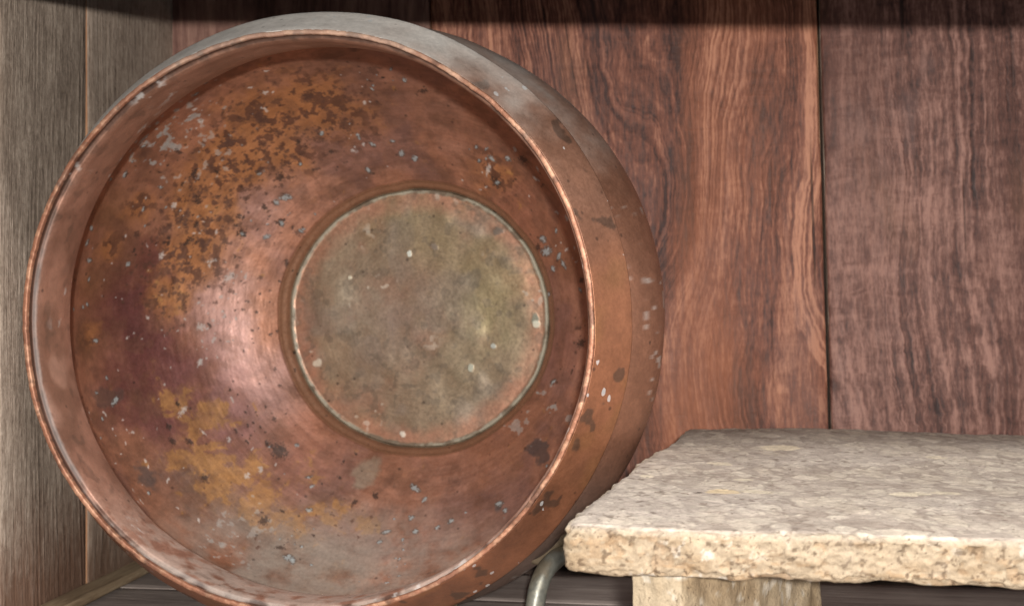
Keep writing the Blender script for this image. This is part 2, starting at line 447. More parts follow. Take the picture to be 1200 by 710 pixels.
def spline(pts, n):
    pts = np.array(pts, float); k = np.r_[0, np.cumsum(np.hypot(*np.diff(pts, axis=0).T))]
    m = np.zeros_like(pts); dk = np.diff(k)[:, None]; sl = np.diff(pts, axis=0) / dk
    m[1:-1] = (sl[:-1] * dk[1:] + sl[1:] * dk[:-1]) / (dk[1:] + dk[:-1]); m[0] = sl[0]; m[-1] = sl[-1]
    t = np.linspace(0, k[-1], n); i = np.clip(np.searchsorted(k, t, 'right') - 1, 0, len(pts) - 2)
    h = dk[i]; s = ((t - k[i])[:, None]) / h
    return ((2 * s**3 - 3 * s**2 + 1) * pts[i] + (s**3 - 2 * s**2 + s) * h * m[i] + (-2 * s**3 + 3 * s**2) * pts[i + 1] + (s**3 - s**2) * h * m[i + 1])

def offset(prof, t):
    d = np.gradient(prof, axis=0); d /= np.linalg.norm(d, axis=1)[:, None]
    return prof + np.c_[d[:, 1], -d[:, 0]] * t     # towards the inside for a profile running deeper

def lathe(prof, nth, closed=True):
    """prof: (m,2) of depth, radius. Returns local coordinates (n,3) in (u, depth, v), quads, theta index helper."""
    m = len(prof); th = np.linspace(0, 2 * np.pi, nth, endpoint=False)
    D = np.repeat(prof[:, 0][:, None], nth, 1); R = np.repeat(prof[:, 1][:, None], nth, 1); T = np.repeat(th[None], m, 0)
    i = np.arange(m if closed else m - 1)[:, None]; j = np.arange(nth)[None]
    i2 = (i + 1) % m; j2 = (j + 1) % nth
    q = np.stack([i * nth + j, i * nth + j2, i2 * nth + j2, i2 * nth + j], -1).reshape(-1, 4)
    return D.ravel(), R.ravel(), T.ravel(), q

def place(D, R, T, dent=.0017):
    """radius and depth made slightly uneven (hand-beaten sheet), then to basin coordinates"""
    c = np.c_[np.cos(T) * .28, D * .6, np.sin(T) * .28]
    dent = dent * sstep(.02, .17, R)
    R = R + dent * fbm(c, 7.0, 3, 101)
    D = D + dent * 1.2 * fbm(c * [1, 0, 1], 6.0, 2, 102)
    return np.c_[R * np.cos(T) * OVAL, D, R * np.sin(T)]

NTH = 1500
# body sheet ---------------------------------------------------------------
outer = spline([(.0755, .2822), (.080, .2832), (.0850, .2885), (.0950, .2985), (.118, .3110), (.14, .3190), (.165, .3222),
                (.20, .3170), (.245, .2970), (.29, .2640), (.325, .2290), (.350, .1965), (.3655, .1752)], 400)
inner = offset(outer, .0028)
ring_wall = spline([(.3660, .1732), (.3668, .1722), (.3690, .1712), (.3750, .1662), (.3800, .1640), (.3815, .1632)], 30)[1:]
back = np.array([(.3915, .163), (.3905, .166), (.384, .1685), (.375, .1715), (.3690, .1765)])
prof = np.concatenate([inner, ring_wall, back, outer[::-9]])
NI = len(inner) + len(ring_wall)
D, R, T, quads = lathe(prof, NTH)
L = place(D, R, T)
sidx = np.repeat(np.arange(len(prof)), NTH)
inside = sidx < NI
Wd = to_world(L); PX = to_pix(Wd)
cand = np.where(inside & (D > .088))[0]
def on_inside(px, py):
    """nearest spot of the inside of the bowl in the direction of a picture point -> basin coordinates"""
    k = cand[np.argmin((PX[cand, 0] - px) ** 2 + (PX[cand, 1] - py) ** 2)]
    return L[k]

# patina and painted sheen -------------------------------------------------------------------
n_lo = fbm(L, 9, 4, 1); n_mid = fbm(L, 34, 4, 2); n_hi = fbm(L, 110, 3, 3)
spun = fbm(np.c_[np.cos(T) * .9, R * 34, np.sin(T) * .9], 5.0, 3, 4)          # turning marks round the axis
tint = np.tile(lin((164, 104, 76)), (len(L), 1))
tint = mix(tint, lin((132, 82, 56)), sstep(-.1, .7, n_lo) * .7)
tint = mix(tint, lin((186, 124, 100)), sstep(.0, .7, fbm(L, 16, 3, 6)) * .55)
tint = mix(tint, lin((112, 72, 56)), sstep(.05, .55, fbm(L, 24, 5, 10, .6)) * .6 * inside)
tint = mix(tint, lin((128, 88, 84)), sstep(.1, .6, fbm(L, 11, 4, 11)) * .55 * inside)
dust = np.zeros(len(L))
MPP = .00095     # metres per picture point on the bowl wall, about
def blob(px, py, rx, col, amt, edge=.35, nz=.6, noise=None, ry=None, rot=0.0, hard=.35):
    """patch of colour centred where (px,py) points, about rx picture points in radius, ragged edge"""
    global tint
    c = on_inside(px, py); ry = ry or rx
    d = L - c
    # two directions on the wall: round the axis and along the wall
    ang = math.atan2(c[2], c[0]); tdir = np.array([-math.sin(ang), 0, math.cos(ang)])
    a = d @ tdir; b = np.sqrt(np.maximum((d ** 2).sum(1) - a * a, 0)); sb = np.sign(d @ np.array([math.cos(ang), 0, math.sin(ang)]))
    b = b * sb; cr, sr = math.cos(rot), math.sin(rot)
    q = np.hypot((a * cr + b * sr) / (rx * MPP), (-a * sr + b * cr) / (ry * MPP))
    w = sstep(0, hard * 2, 1 + edge * (n_mid if noise is None else noise) * 2 * nz - q) * amt * inside
    tint = mix(tint, lin(col), w)
    return w
# broad zones, and a pinkish sheen painted in left of the base
for (x, y, r, c, a) in ((165, 420, 95, (112, 56, 54), .95), (152, 345, 75, (110, 57, 55), .95), (195, 490, 85, (114, 62, 60), .9), (250, 470, 60, (128, 74, 70), .7), (185, 300, 40, (112, 58, 52), .7), (130, 300, 45, (128, 78, 54), .7),
                        (100, 400, 38, (130, 84, 54), .7), (105, 330, 34, (136, 86, 52), .7), (135, 235, 44, (134, 86, 52), .6), (170, 190, 40, (112, 72, 58), .6),
                        (480, 110, 95, (128, 84, 68), .8), (400, 90, 70, (116, 76, 62), .7), (560, 150, 70, (130, 82, 62), .7),
                        (610, 250, 60, (156, 92, 64), .6), (560, 210, 40, (148, 92, 54), .5), (660, 400, 60, (146, 90, 76), .5),
                        (300, 620, 75, (124, 104, 92), .8), (400, 665, 100, (132, 114, 100), .85), (230, 600, 60, (110, 84, 74), .8), (190, 560, 50, (106, 80, 72), .7), (490, 660, 80, (146, 114, 102), .65),
                        (500, 600, 100, (152, 104, 92), .55), (360, 520, 55, (176, 108, 78), .6), (330, 560, 60, (134, 82, 72), .6), (590, 600, 70, (148, 104, 92), .5),
                        (300, 250, 60, (190, 136, 122), .6), (265, 350, 65, (194, 146, 138), .65), (300, 440, 60, (190, 140, 132), .65), (270, 480, 40, (150, 98, 96), .4)):
    blob(x, y, r * 1.25, c, a, .5, .7, n_lo * .7 + n_mid * .4, hard=.5)
# ochre scale with dark islands
och = np.zeros(len(L)); n_och = fbm(L + .007 * np.c_[fbm(L, 45, 2, 15), fbm(L, 45, 2, 16), fbm(L, 45, 2, 18)], 52, 5, 13, .62)
def soft(px, py, rx, ry=None, rot=0.0):
    c = on_inside(px, py); ry = ry or rx; d = L - c
    ang = math.atan2(c[2], c[0]); tdir = np.array([-math.sin(ang), 0, math.cos(ang)])
    a = d @ tdir; b = np.sqrt(np.maximum((d ** 2).sum(1) - a * a, 0)) * np.sign(d @ np.array([math.cos(ang), 0, math.sin(ang)]))
    q2 = ((a * math.cos(rot) + b * math.sin(rot)) / (rx * MPP)) ** 2 + ((-a * math.sin(rot) + b * math.cos(rot)) / (ry * MPP)) ** 2
    return np.exp(-q2 * .8)
for (x, y, r, a) in ((225, 300, 40, 1.0), (240, 240, 50, 1.0), (270, 190, 52, 1.0), (310, 140, 56, .9), (365, 125, 56, .8), (410, 140, 45, .55), (200, 345, 32, .8), (255, 205, 45, .9), (335, 180, 45, .7), (165, 240, 28, .6), (130, 290, 22, .6), (105, 390, 18, .6), (580, 205, 36, .6)):
    och = np.maximum(och, a * soft(x, y, r))
och *= inside
w = sstep(-.30, .30, och - .36 + .40 * n_och) * np.clip(och * 1.5, 0, 1)
tint = mix(tint, lin((176, 108, 50)), w * .88)
ob = np.zeros(len(L))
for (x, y, rx, ry, ro, a) in ((205, 470, 16, 22, 0, .9), (240, 490, 20, 34, .2, 1), (236, 540, 30, 28, 0, 1), (262, 562, 32, 28, .5, .95), (300, 590, 40, 20, .5, .95), (340, 612, 36, 18, .3, .85),
                              (225, 512, 22, 24, 0, .9), (290, 555, 20, 26, 0, .75), (352, 562, 22, 24, 0, .55), (385, 600, 30, 18, 0, .6), (420, 610, 30, 16, 0, .5), (205, 350, 18, 16, 0, .6)):
    ob = np.maximum(ob, a * soft(x, y, rx * 1.25, ry * 1.25, ro))
w = .65 * sstep(-.03, .12, ob * inside - .60 + .80 * n_och) + .35 * sstep(-.35, .2, ob * inside - .50 + .5 * n_och)
tint = mix(tint, lin((170, 114, 50)), w * (.75 + .2 * n_hi).clip(0, 1))
isl = sstep(.18, .32, fbm(L, 105, 4, 8)) * np.clip(och * 1.7, 0, 1)
tint = mix(tint, lin((98, 60, 46)), isl * .85)
tint = mix(tint, lin((120, 76, 56)), sstep(.15, .5, fbm(L, 48, 3, 9)) * .35 * inside)
# spun streaks and small mottling
brush = fbm(np.c_[np.cos(T) * 2.2, R * 150, np.sin(T) * 2.2], 5.0, 2, 14)
tint = tint * (1 + .12 * spun * inside + .07 * brush * inside + .12 * n_hi + .08 * n_mid)[:, None]
# dull grey patch, dark streaks, chalky drips
blob(430, 556, 26, (150, 128, 108), .75, .5, .7, ry=30, hard=.25)
blob(462, 566, 9, (92, 74, 66), .75, .7, .8, ry=26, hard=.3); blob(640, 530, 15, (84, 72, 72), .8, .9, 1.0, ry=30, hard=.25); blob(585, 595, 9, (84, 78, 80), .8, .6, .8)
blob(330, 525, 10, (82, 66, 60), .85, .7, .9); blob(172, 565, 20, (84, 76, 76), .65, .9, 1.0); blob(125, 465, 11, (92, 72, 66), .6, .9, 1, ry=24)
for (x, y, rx, ry) in ((215, 130, 12, 8), (218, 160, 15, 20), (200, 165, 10, 10), (168, 172, 8, 7), (268, 640, 12, 4), (275, 615, 5, 18), (290, 630, 4, 16), (660, 485, 3, 18), (612, 497, 6, 10), (640, 470, 4, 8)):
    w = blob(x, y, rx * 1.2, (150, 146, 142), .5, 1.9, 1.5, n_hi - .25, ry=ry * 1.2, hard=.3); dust = np.maximum(dust, w)
# groove ring
gr = inside & (sidx >= len(inner))
tint[gr] = mix(tint[gr], lin((150, 104, 74)), np.full(gr.sum(), .8))
tint[gr] = mix(tint[gr], lin((150, 148, 128)), sstep(.3790, .3812, D[gr]) * (.55 + .3 * n_mid[gr]).clip(0, 1))
# dust lying on the lowest part inside
fl_w = sstep(-.20, -.285, L[:, 2] + .02 * n_lo) * inside * sstep(-.7, .5, n_mid + .3) * .55
tint = mix(tint, lin((142, 128, 118)), fl_w); dust = np.maximum(dust, fl_w * .8)

# pits and verdigris specks: real small hollows and crusts --------------------
NRM = np.zeros_like(L); NRM[:, 0] = -np.cos(T); NRM[:, 2] = -np.sin(T); NRM[:, 1] = -.8
NRM /= np.linalg.norm(NRM, axis=1)[:, None]
L += NRM * ((.00055 * fbm(L, 34, 2, 19) + .0002 * spun) * inside * (D > .09))[:, None]      # planishing marks
rng = np.random.default_rng(5)
hs = np.median(np.hypot(*np.diff(inner, axis=0).T))
def speck(px, py, r_mm, kind, elong=1.0, rot=None):
    k = cand[np.argmin((PX[cand, 0] - px) ** 2 + (PX[cand, 1] - py) ** 2)]
    s0, t0 = divmod(k, NTH); r = r_mm * .001; rr = max(R[k], .05)
    ds = int(r * elong * 2.2 / hs) + 2; dt = int(r * elong * 2.2 / (rr * 2 * np.pi / NTH)) + 2
    S = np.arange(max(0, s0 - ds), min(NI - 1, s0 + ds)); Tt = np.arange(t0 - dt, t0 + dt + 1) % NTH
    idx = (S[:, None] * NTH + Tt[None]).ravel(); d = L[idx] - L[k]
    ang = T[k]; a = d @ np.array([-math.sin(ang), 0, math.cos(ang)]); b = np.sqrt(np.maximum((d ** 2).sum(1) - a * a, 0)) * np.sign(d[:, 0] * math.cos(ang) + d[:, 2] * math.sin(ang))
    ro = rng.uniform(0, 3.14) if rot is None else rot
    q = np.hypot((a * math.cos(ro) + b * math.sin(ro)) / (r * elong), (-a * math.sin(ro) + b * math.cos(ro)) / r)
    wob = vnoise(L[idx] * 700 + px, 77) * 2 - 1
    w = sstep(1.25, .55, q + .75 * wob)
    global tint
    if kind == 'pit':
        tint[idx] = mix(tint[idx], lin((66, 48, 42)), w * .85); L[idx] -= NRM[idx] * (w * .0002)[:, None]
    elif kind == 'spot':
        tint[idx] = mix(tint[idx], lin((96, 62, 50)), w * .75)
    elif kind == 'crust':
        rim = sstep(1.7, 1.1, q + .3 * wob)
        tint[idx] = mix(tint[idx], lin((84, 70, 62)), rim * .7)
        tint[idx] = mix(tint[idx], lin((150, 160, 162)), w * .65); L[idx] += NRM[idx] * (w * .0005)[:, None]
        dust[idx] = np.maximum(dust[idx], w)
    else:   # chalk
        tint[idx] = mix(tint[idx], lin((180, 174, 170)), w * .6); dust[idx] = np.maximum(dust[idx], w)
for (x, y, r) in ((283, 273, 4), (328, 260, 5), (310, 243, 4), (303, 202, 3), (351, 192, 3), (375, 157, 3), (350, 166, 3), (328, 207, 5), (388, 178, 3), (612, 187, 5), (580, 213, 6),
                  (201, 516, 4), (222, 517, 4), (198, 500, 4), (208, 473, 3), (327, 528, 9), (314, 519, 3), (682, 328, 4), (681, 402, 5), (630, 290, 5), (562, 275, 4), (240, 560, 4), (310, 610, 5), (440, 580, 4), (415, 588, 4), (157, 293, 3), (148, 205, 3)):
    speck(x, y, r, 'pit', rng.uniform(1, 1.5))
for (x, y, r) in ((285, 275, 2.2), (330, 262, 3), (304, 204, 2), (352, 193, 2), (377, 157, 2.5), (362, 597, 4), (366, 570, 2), (583, 214, 2), (636, 280, 4), (640, 295, 5), (655, 300, 3), (648, 315, 4), (660, 310, 3), (652, 270, 2),
                  (643, 345, 2.6), (680, 340, 3), (648, 447, 4), (585, 590, 4), (592, 598, 2.5), (480, 605, 2.5), (452, 623, 3.5), (482, 607, 3), (528, 610, 2.5), (512, 618, 2.5), (498, 585, 2.5), (546, 600, 2.5), (175, 578, 3), (146, 204, 4),
                  (130, 210, 2.5), (122, 195, 2), (107, 268, 3), (102, 284, 3), (105, 305, 3), (104, 327, 2.5), (86, 362, 2.5), (97, 360, 2), (102, 357, 2), (112, 399, 2.5), (113, 460, 2), (125, 443, 2), (135, 470, 3), (120, 490, 2.5), (118, 512, 2.2),
                  (167, 172, 3), (155, 190, 2.5), (188, 220, 2), (230, 110, 3), (240, 98, 3), (195, 243, 2), (150, 310, 2), (170, 265, 2.5), (168, 245, 2), (470, 180, 3), (486, 186, 3), (436, 170, 3), (460, 165, 2), (420, 160, 2), (432, 200, 3)):
    speck(x, y, r * rng.uniform(.5, 1.05), 'crust', rng.uniform(1, 2.2))
for i in range(420):   # dark islands through the ochre arc
    t = rng.uniform(0, 1); ax = np.interp(t, [0, .3, .6, 1], [195, 235, 285, 430]); ay = np.interp(t, [0, .3, .6, 1], [350, 250, 170, 115])
    speck(ax + rng.normal(0, 34), ay + rng.normal(0, 30), 1.0 + rng.exponential(1.1), 'spot', rng.uniform(1, 1.8))
for i in range(95):    # loose clusters of fine specks
    cx, cy, kd = rng.uniform(95, 690), rng.uniform(70, 690), rng.choice(['pit', 'crust', 'chalk', 'spot'])
    for j in range(rng.integers(4, 12)):
        x, y = cx + rng.normal(0, 16), cy + rng.normal(0, 16)
        if np.hypot(x - 405, y - 375) > 312 or np.hypot(x - 491, y - 374) < 168: continue
        speck(x, y, .55 + rng.exponential(.75), kd, rng.uniform(1, 2.4))
for i in range(60):    # left flank is full of chalk flecks
    speck(rng.normal(165, 45), rng.uniform(230, 600), .6 + rng.exponential(.45), 'chalk', rng.uniform(1, 3.5))
for i in range(60):
    speck(rng.normal(300, 26), rng.uniform(250, 520), rng.uniform(.8, 2.0), 'pit', rng.uniform(1, 1.6))

# outside of the body: brown copper, dusty on its upper side, dull below
ex = ~inside
up = L[:, 2] / np.maximum(R, .01)
tint[ex] = lin((150, 94, 68)) * (1 + .12 * n_mid[ex] + .1 * n_hi[ex])[:, None]
tint = np.where((ex & (up < -.35))[:, None], mix(tint, lin((124, 104, 96)), sstep(-.35, -.75, up) * .8), tint)
dw = sstep(.38, .85, up + .10 * n_lo + .08 * n_mid) * ex * .9
tint = mix(tint, lin((142, 132, 126)), dw * (.8 + .4 * n_mid).clip(.2, 1)); dust = np.maximum(dust, dw)
def flecks(tint, dust, p, amt, where, seed):
    """chalky flecks stretched along the sheet"""
    w = sstep(.50, .60, fbm(p * [1, .55, 1], 150, 2, seed)) * sstep(.05, .5, fbm(p, 22, 2, seed + 1)) * where * amt
    return mix(tint, lin((186, 186, 184)), w * .75), np.maximum(dust, w)
tint, dust = flecks(tint, dust, L, .5, ex * (up < .4) * (D < .25), 55)
tint = mix(tint, lin((62, 44, 36)), sstep(.098, .088, D + .002 * n_hi) * ex * .8)      # dark line painted in as the shade of the gap behind the collar
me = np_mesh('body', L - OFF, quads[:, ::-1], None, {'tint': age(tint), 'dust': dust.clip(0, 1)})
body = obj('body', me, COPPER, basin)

# neck band inside the mouth -------------------------------------------------
def sheet_part(name, front, thick, nth, colour_fn, mat, dent=.0017):
    bk = offset(front, thick)[::-1][::4]
    D, R, T, q = lathe(np.concatenate([front, bk]), nth)
    Lp = place(D, R, T, dent)
    t, du, Lp = colour_fn(Lp, D, R, T)
    me = np_mesh(name, Lp - OFF, q, None, {'tint': age(t), 'dust': du.clip(0, 1)})
    return obj(name, me, mat, basin)

def neck_col(P, D, R, T):
    n1 = fbm(P, 14, 4, 21); n2 = fbm(P, 70, 3, 22); up = P[:, 2] / .28; lf = P[:, 0] / .28
    t = np.tile(lin((172, 118, 98)), (len(P), 1))
    t = mix(t, lin((132, 88, 70)), sstep(-.05, .6, n1) * .75)
    t = mix(t, lin((196, 146, 128)), sstep(.1, .6, fbm(P, 22, 3, 23)) * .5)
    t = mix(t, lin((146, 100, 78)), sstep(.2, .8, up) * .6)
    t = t * (1 + .1 * n2)[:, None]
    seam = sstep(.0125, .0112, D + .0007 * n2); t = mix(t, lin((72, 44, 33)), seam * .85)
    solder = sstep(.0108, .0116, D) * sstep(.0142, .0132, D + .001 * n2) * sstep(-.1, .3, n1 + .1) * sstep(.3, -.3, lf) * sstep(.5, .1, up)
    t = mix(t, lin((124, 118, 116)), solder * .55)
    low = sstep(-.55, -.9, up) * sstep(-.5, .4, n2 + .2)
    t = mix(t, lin((170, 152, 142)), low * .6)
    ch = sstep(.45, .6, fbm(P, 90, 3, 25)) * sstep(.1, .5, fbm(P, 12, 2, 26))
    t = mix(t, lin((176, 174, 172)), ch * .5)
    dk = sstep(.46, .7, fbm(P, 60, 3, 27)) * .35
    t = mix(t, lin((92, 72, 62)), dk)
    return t, np.maximum(np.maximum(solder * .5, low * .6), ch), P
front = spline([(.0030, .2768), (.0070, .2774), (.0110, .2768), (.0120, .2738), (.0150, .2728), (.03, .2728), (.055, .2745), (.072, .2776), (.0805, .2796)], 64)[::-1]
sheet_part('neck_band', front, .0022, 900, neck_col, COPPER)

# turned-out collar ------------------------------------------------------------
def collar_col(P, D, R, T):
    n1 = fbm(P, 12, 4, 31); n2 = fbm(P, 60, 3, 32); up = P[:, 2] / .30
    up = up + .30 * sstep(.05, -.6, P[:, 0] / .3) * (up > .2)
    t = np.tile(lin((160, 94, 58)), (len(P), 1))
    t = mix(t, lin((128, 76, 50)), sstep(-.1, .6, n1) * .7)
    t = mix(t, lin((152, 96, 48)), sstep(.15, .6, fbm(P, 18, 3, 33)) * .5)
    t = mix(t, lin((150, 106, 88)), sstep(.05, .5, up) * .6)
    t = t * (1 + .1 * n2)[:, None]
    dk = sstep(.48, .62, fbm(P, 42, 3, 34)); t = mix(t, lin((84, 62, 52)), dk * .7)
    gr = sstep(.50, .98, up + .18 * n1 + .08 * n2); t = mix(t, lin((160, 140, 130)), gr * (.55 + .5 * fbm(P, 26, 4, 36)).clip(.1, .9))
    w2 = sstep(.72, .98, up + .1 * n1); t = mix(t, lin((204, 200, 194)), w2 * .85)
    du = np.maximum(gr * .8, w2)
    return t, du, P
front = spline([(.0030, .2808), (.006, .2830), (.018, .2905), (.032, .2990), (.042, .3052), (.0455, .3071)], 60)
sheet_part('collar', front, .0024, 1100, collar_col, COPPER_OUT)

# bead of the lip ---------------------------------------------------------------
def lip_part():
    a = np.linspace(0, 2 * np.pi, 18, endpoint=False)
    ca, sa = np.cos(a), np.sin(a)
    prof = np.c_[.0032 + .0030 * np.sign(ca) * np.abs(ca) ** .55, .2784 + .0024 * np.sign(sa) * np.abs(sa) ** .6]
    D, R, T, q = lathe(prof, 1300)
    ring = np.c_[np.cos(T), D * 0, np.sin(T)]
    P = place(D, R, T)
    P[:, 1] += .0007 * fbm(ring, 9, 3, 41); P += (np.c_[np.cos(T), 0 * T, np.sin(T)] * (.0004 * fbm(ring, 14, 4, 42) - .0004 * sstep(.45, .6, fbm(ring, 70, 2, 46)))[:, None])
    t = np.tile(lin((158, 98, 70)), (len(P), 1)); n = fbm(P, 40, 3, 43)
    t = mix(t, lin((132, 82, 62)), sstep(0, .6, n) * .6)
    t = mix(t, lin((196, 140, 108)), sstep(.0, .5, fbm(P, 110, 4, 44)) * .75)
    t = mix(t, lin((96, 62, 48)), sstep(.25, .5, fbm(P, 60, 4, 47)) * .7)
    du = sstep(.6, .95, P[:, 2] / .28 + .2 * n) * .25
    t = mix(t, lin((190, 176, 164)), du)
    me = np_mesh('lip', P - OFF, q[:, ::-1], None, {'tint': age(t), 'dust': du})
    return obj('lip', me, LIP, basin)
lip_part()

# base plate ---------------------------------------------------------------------
def base_plate():
    rr = np.r_[np.linspace(.00002, .157, 150), [.1585, .1600, .1612, .1622, .1630]]
    dd = -.0062 + np.r_[.3868 + .0012 * (1 - (np.linspace(0, 1, 150)) ** 2), [.3862, .3852, .3850, .3858, .3875]]
    back = np.array([[.3925, .1630], [.3935, .15], [.3935, .00002]])
    prof = np.concatenate([np.c_[dd, rr], back])
    D, R, T, q = lathe(prof, 700, closed=False)
    P = place(D, R, T)
    P[:, 1] += .0013 * fbm(P, 24, 2, 61) * sstep(.16, .13, R) * (D < .392) + .0001 * fbm(P, 120, 2, 62) * (D < .39)
    n1 = fbm(P, 13, 4, 63); n2 = fbm(P, 46, 4, 64); n3 = fbm(P, 130, 3, 65)
    t = np.tile(lin((146, 120, 95)), (len(P), 1))
    t = mix(t, lin((158, 108, 84)), sstep(-.1, .5, n1) * .75)
    t = mix(t, lin((142, 120, 78)), sstep(.05, .6, fbm(P, 10, 3, 66)) * .5)
    t = mix(t, lin((130, 116, 108)), sstep(.1, .6, fbm(P, 24, 3, 67)) * .4)
    t = mix(t, lin((162, 138, 110)), sstep(.2, .7, n2) * .25)
    t = t * (1 + .06 * n2 + .06 * n3)[:, None]
    u_, v_ = P[:, 0] / OVAL, P[:, 2]
    for (cu, cv, rr_, cc, aa) in ((-.07, .02, .055, (152, 138, 118), .5), (-.02, -.01, .05, (150, 124, 112), .55), (.09, .0, .06, (142, 126, 82), .5), (.02, .09, .05, (144, 122, 76), .45), (.06, -.07, .05, (132, 116, 88), .4), (-.05, -.09, .05, (146, 118, 96), .4), (.0, .05, .04, (150, 108, 88), .4)):
        t = mix(t, lin(cc), np.exp(-((u_ - cu) ** 2 + (v_ - cv) ** 2) / rr_ ** 2 * 1.5) * aa * (1 + .6 * n2).clip(0, 1.4))
    arcs = fbm(np.c_[np.cos(T) * 3, R * 160, np.sin(T) * 3], 4.0, 2, 60); t = t * (1 + .09 * arcs)[:, None]
    ring = sstep(.128, .153, R + .003 * n2 + .002 * n3); t = mix(t, lin((178, 118, 90)), ring * (.7 + .4 * n2).clip(0, .9))
    seam = sstep(.1572, .1592, R + .0013 * n3 + .0012 * n2); t = mix(t, mix(np.tile(lin((150, 148, 130)), (len(P), 1)), lin((92, 86, 70)), sstep(-.1, .4, n2)), seam * .85)
    dk = sstep(.46, .6, fbm(P, 75, 3, 68)); t = mix(t, lin((106, 92, 78)), dk * .4)
    ch = sstep(.56, .64, fbm(P, 120, 2, 69)) * sstep(.1, .4, n1); t = mix(t, lin((196, 190, 176)), ch * .35)
    # two crusted marks near the right edge and a bright chip above the middle
    du = np.maximum(seam * .7, ch * .8)
    Wp = to_world(P); pp = to_pix(Wp); frontm = D < .392
    for (x, y, r, c) in ((628, 372, .0050, (104, 122, 108)), (629, 380, .0034, (206, 206, 186)), (480, 298, .0032, (204, 214, 204)), (410, 325, .003, (204, 200, 176)), (583, 272, .005, (92, 84, 76)),
                         (372, 424, .0045, (190, 176, 156)), (551, 430, .004, (168, 176, 160)), (578, 404, .0035, (170, 182, 176)), (508, 290, .004, (120, 104, 92)), (473, 508, .0035, (212, 208, 194))):
        k = np.where(frontm)[0][np.argmin(((pp[frontm] - [x, y]) ** 2).sum(1))]
        q_ = np.linalg.norm(P - P[k], axis=1) / r + .8 * n3 + .3 * n2
        w = sstep(1.2, .6, q_) * frontm; t = mix(t, lin(c), w * .75); du = np.maximum(du, w * .7); P[:, 1] -= w * .0005
    me = np_mesh('base_plate', P - OFF, q[:, ::-1], None, {'tint': age(t), 'dust': du.clip(0, 1)})
    return obj('base_plate', me, BRASS, basin)
base_plate()

# iron drop handle ----------------------------------------------------------------
def tube(path, rad, nseg=24, n=120, wob=.0004, seed=0):
    p = np.array(path, float); k = np.r_[0, np.cumsum(np.linalg.norm(np.diff(p, axis=0), axis=1))]
    # smooth cubic resample
    dk = np.diff(k)[:, None]; sl = np.diff(p, axis=0) / dk; m = np.zeros_like(p)
    m[1:-1] = (sl[:-1] * dk[1:] + sl[1:] * dk[:-1]) / (dk[1:] + dk[:-1]); m[0] = sl[0]; m[-1] = sl[-1]
    t = np.linspace(0, k[-1], n); i = np.clip(np.searchsorted(k, t, 'right') - 1, 0, len(p) - 2); h = dk[i]; s = (t - k[i])[:, None] / h
    C = ((2 * s**3 - 3 * s**2 + 1) * p[i] + (s**3 - 2 * s**2 + s) * h * m[i] + (-2 * s**3 + 3 * s**2) * p[i + 1] + (s**3 - s**2) * h * m[i + 1])
    Tn = np.gradient(C, axis=0); Tn /= np.linalg.norm(Tn, axis=1)[:, None]
    nrm = np.cross(Tn[0], [.3, .9, .2]); nrm /= np.linalg.norm(nrm); vs = []
    for j in range(n):
        nrm = nrm - Tn[j] * nrm.dot(Tn[j]); nrm /= np.linalg.norm(nrm); bn = np.cross(Tn[j], nrm)
        a = np.linspace(0, 2 * np.pi, nseg, endpoint=False)
        r = rad * (min(1, .55 + .45 * min(j, n - 1 - j) / 2) if min(j, n - 1 - j) < 2 else 1)
        vs.append(C[j] + r * (np.cos(a)[:, None] * nrm + np.sin(a)[:, None] * bn))
    Vv = np.concatenate(vs); Vv = Vv + wob * fbm(Vv, 60, 3, seed)[:, None]
    i = np.arange(n - 1)[:, None]; j = np.arange(nseg)[None]; j2 = (j + 1) % nseg
    q = np.stack([i * nseg + j, i * nseg + j2, (i + 1) * nseg + j2, (i + 1) * nseg + j], -1).reshape(-1, 4)
    c0, c1 = len(Vv), len(Vv) + 1; Vv = np.concatenate([Vv, [C[0], C[-1]]])
    tr = np.array([[c0, (jj + 1) % nseg, jj] for jj in range(nseg)] + [[c1, (n - 1) * nseg + jj, (n - 1) * nseg + (jj + 1) % nseg] for jj in range(nseg)])
    return Vv, q, tr

def to_local(Wp):   # world -> coordinates of the basin empty
    d = np.asarray(Wp, float) - BASE
    return np.c_[d @ U, d @ A, d @ V]
hp = [(.060, 1.232, .0865), (.052, 1.216, .0870), (.0430, 1.204, .0835), (.0330, 1.192, .0750), (.0265, 1.185, .0610), (.0225, 1.180, .0420), (.0195, 1.177, .024), (.0100, 1.172, .0125), (-.030, 1.168, .0105), (-.066, 1.176, .0125), (-.088, 1.200, .021), (-.094, 1.228, .032)]
Vv, q, tr = tube(hp, .0096, n=160, seed=3)
hc = np.tile(lin((116, 116, 108)), (len(Vv), 1)); n = fbm(Vv, 45, 4, 71)
hc = mix(hc, lin((96, 88, 74)), sstep(0, .5, n)); hc = mix(hc, lin((148, 144, 128)), sstep(.25, .6, fbm(Vv, 90, 3, 72)) * .5)
hc = mix(hc, lin((186, 172, 130)), sstep(.035, .012, np.linalg.norm(Vv - np.array(hp[0]), axis=1)) * .45)
me = np_mesh('handle', to_local(Vv), q, tr, {'tint': hc, 'dust': np.clip(sstep(.1, .6, n) * .5, 0, 1)})
handle = obj('handle', me, IRON, basin)
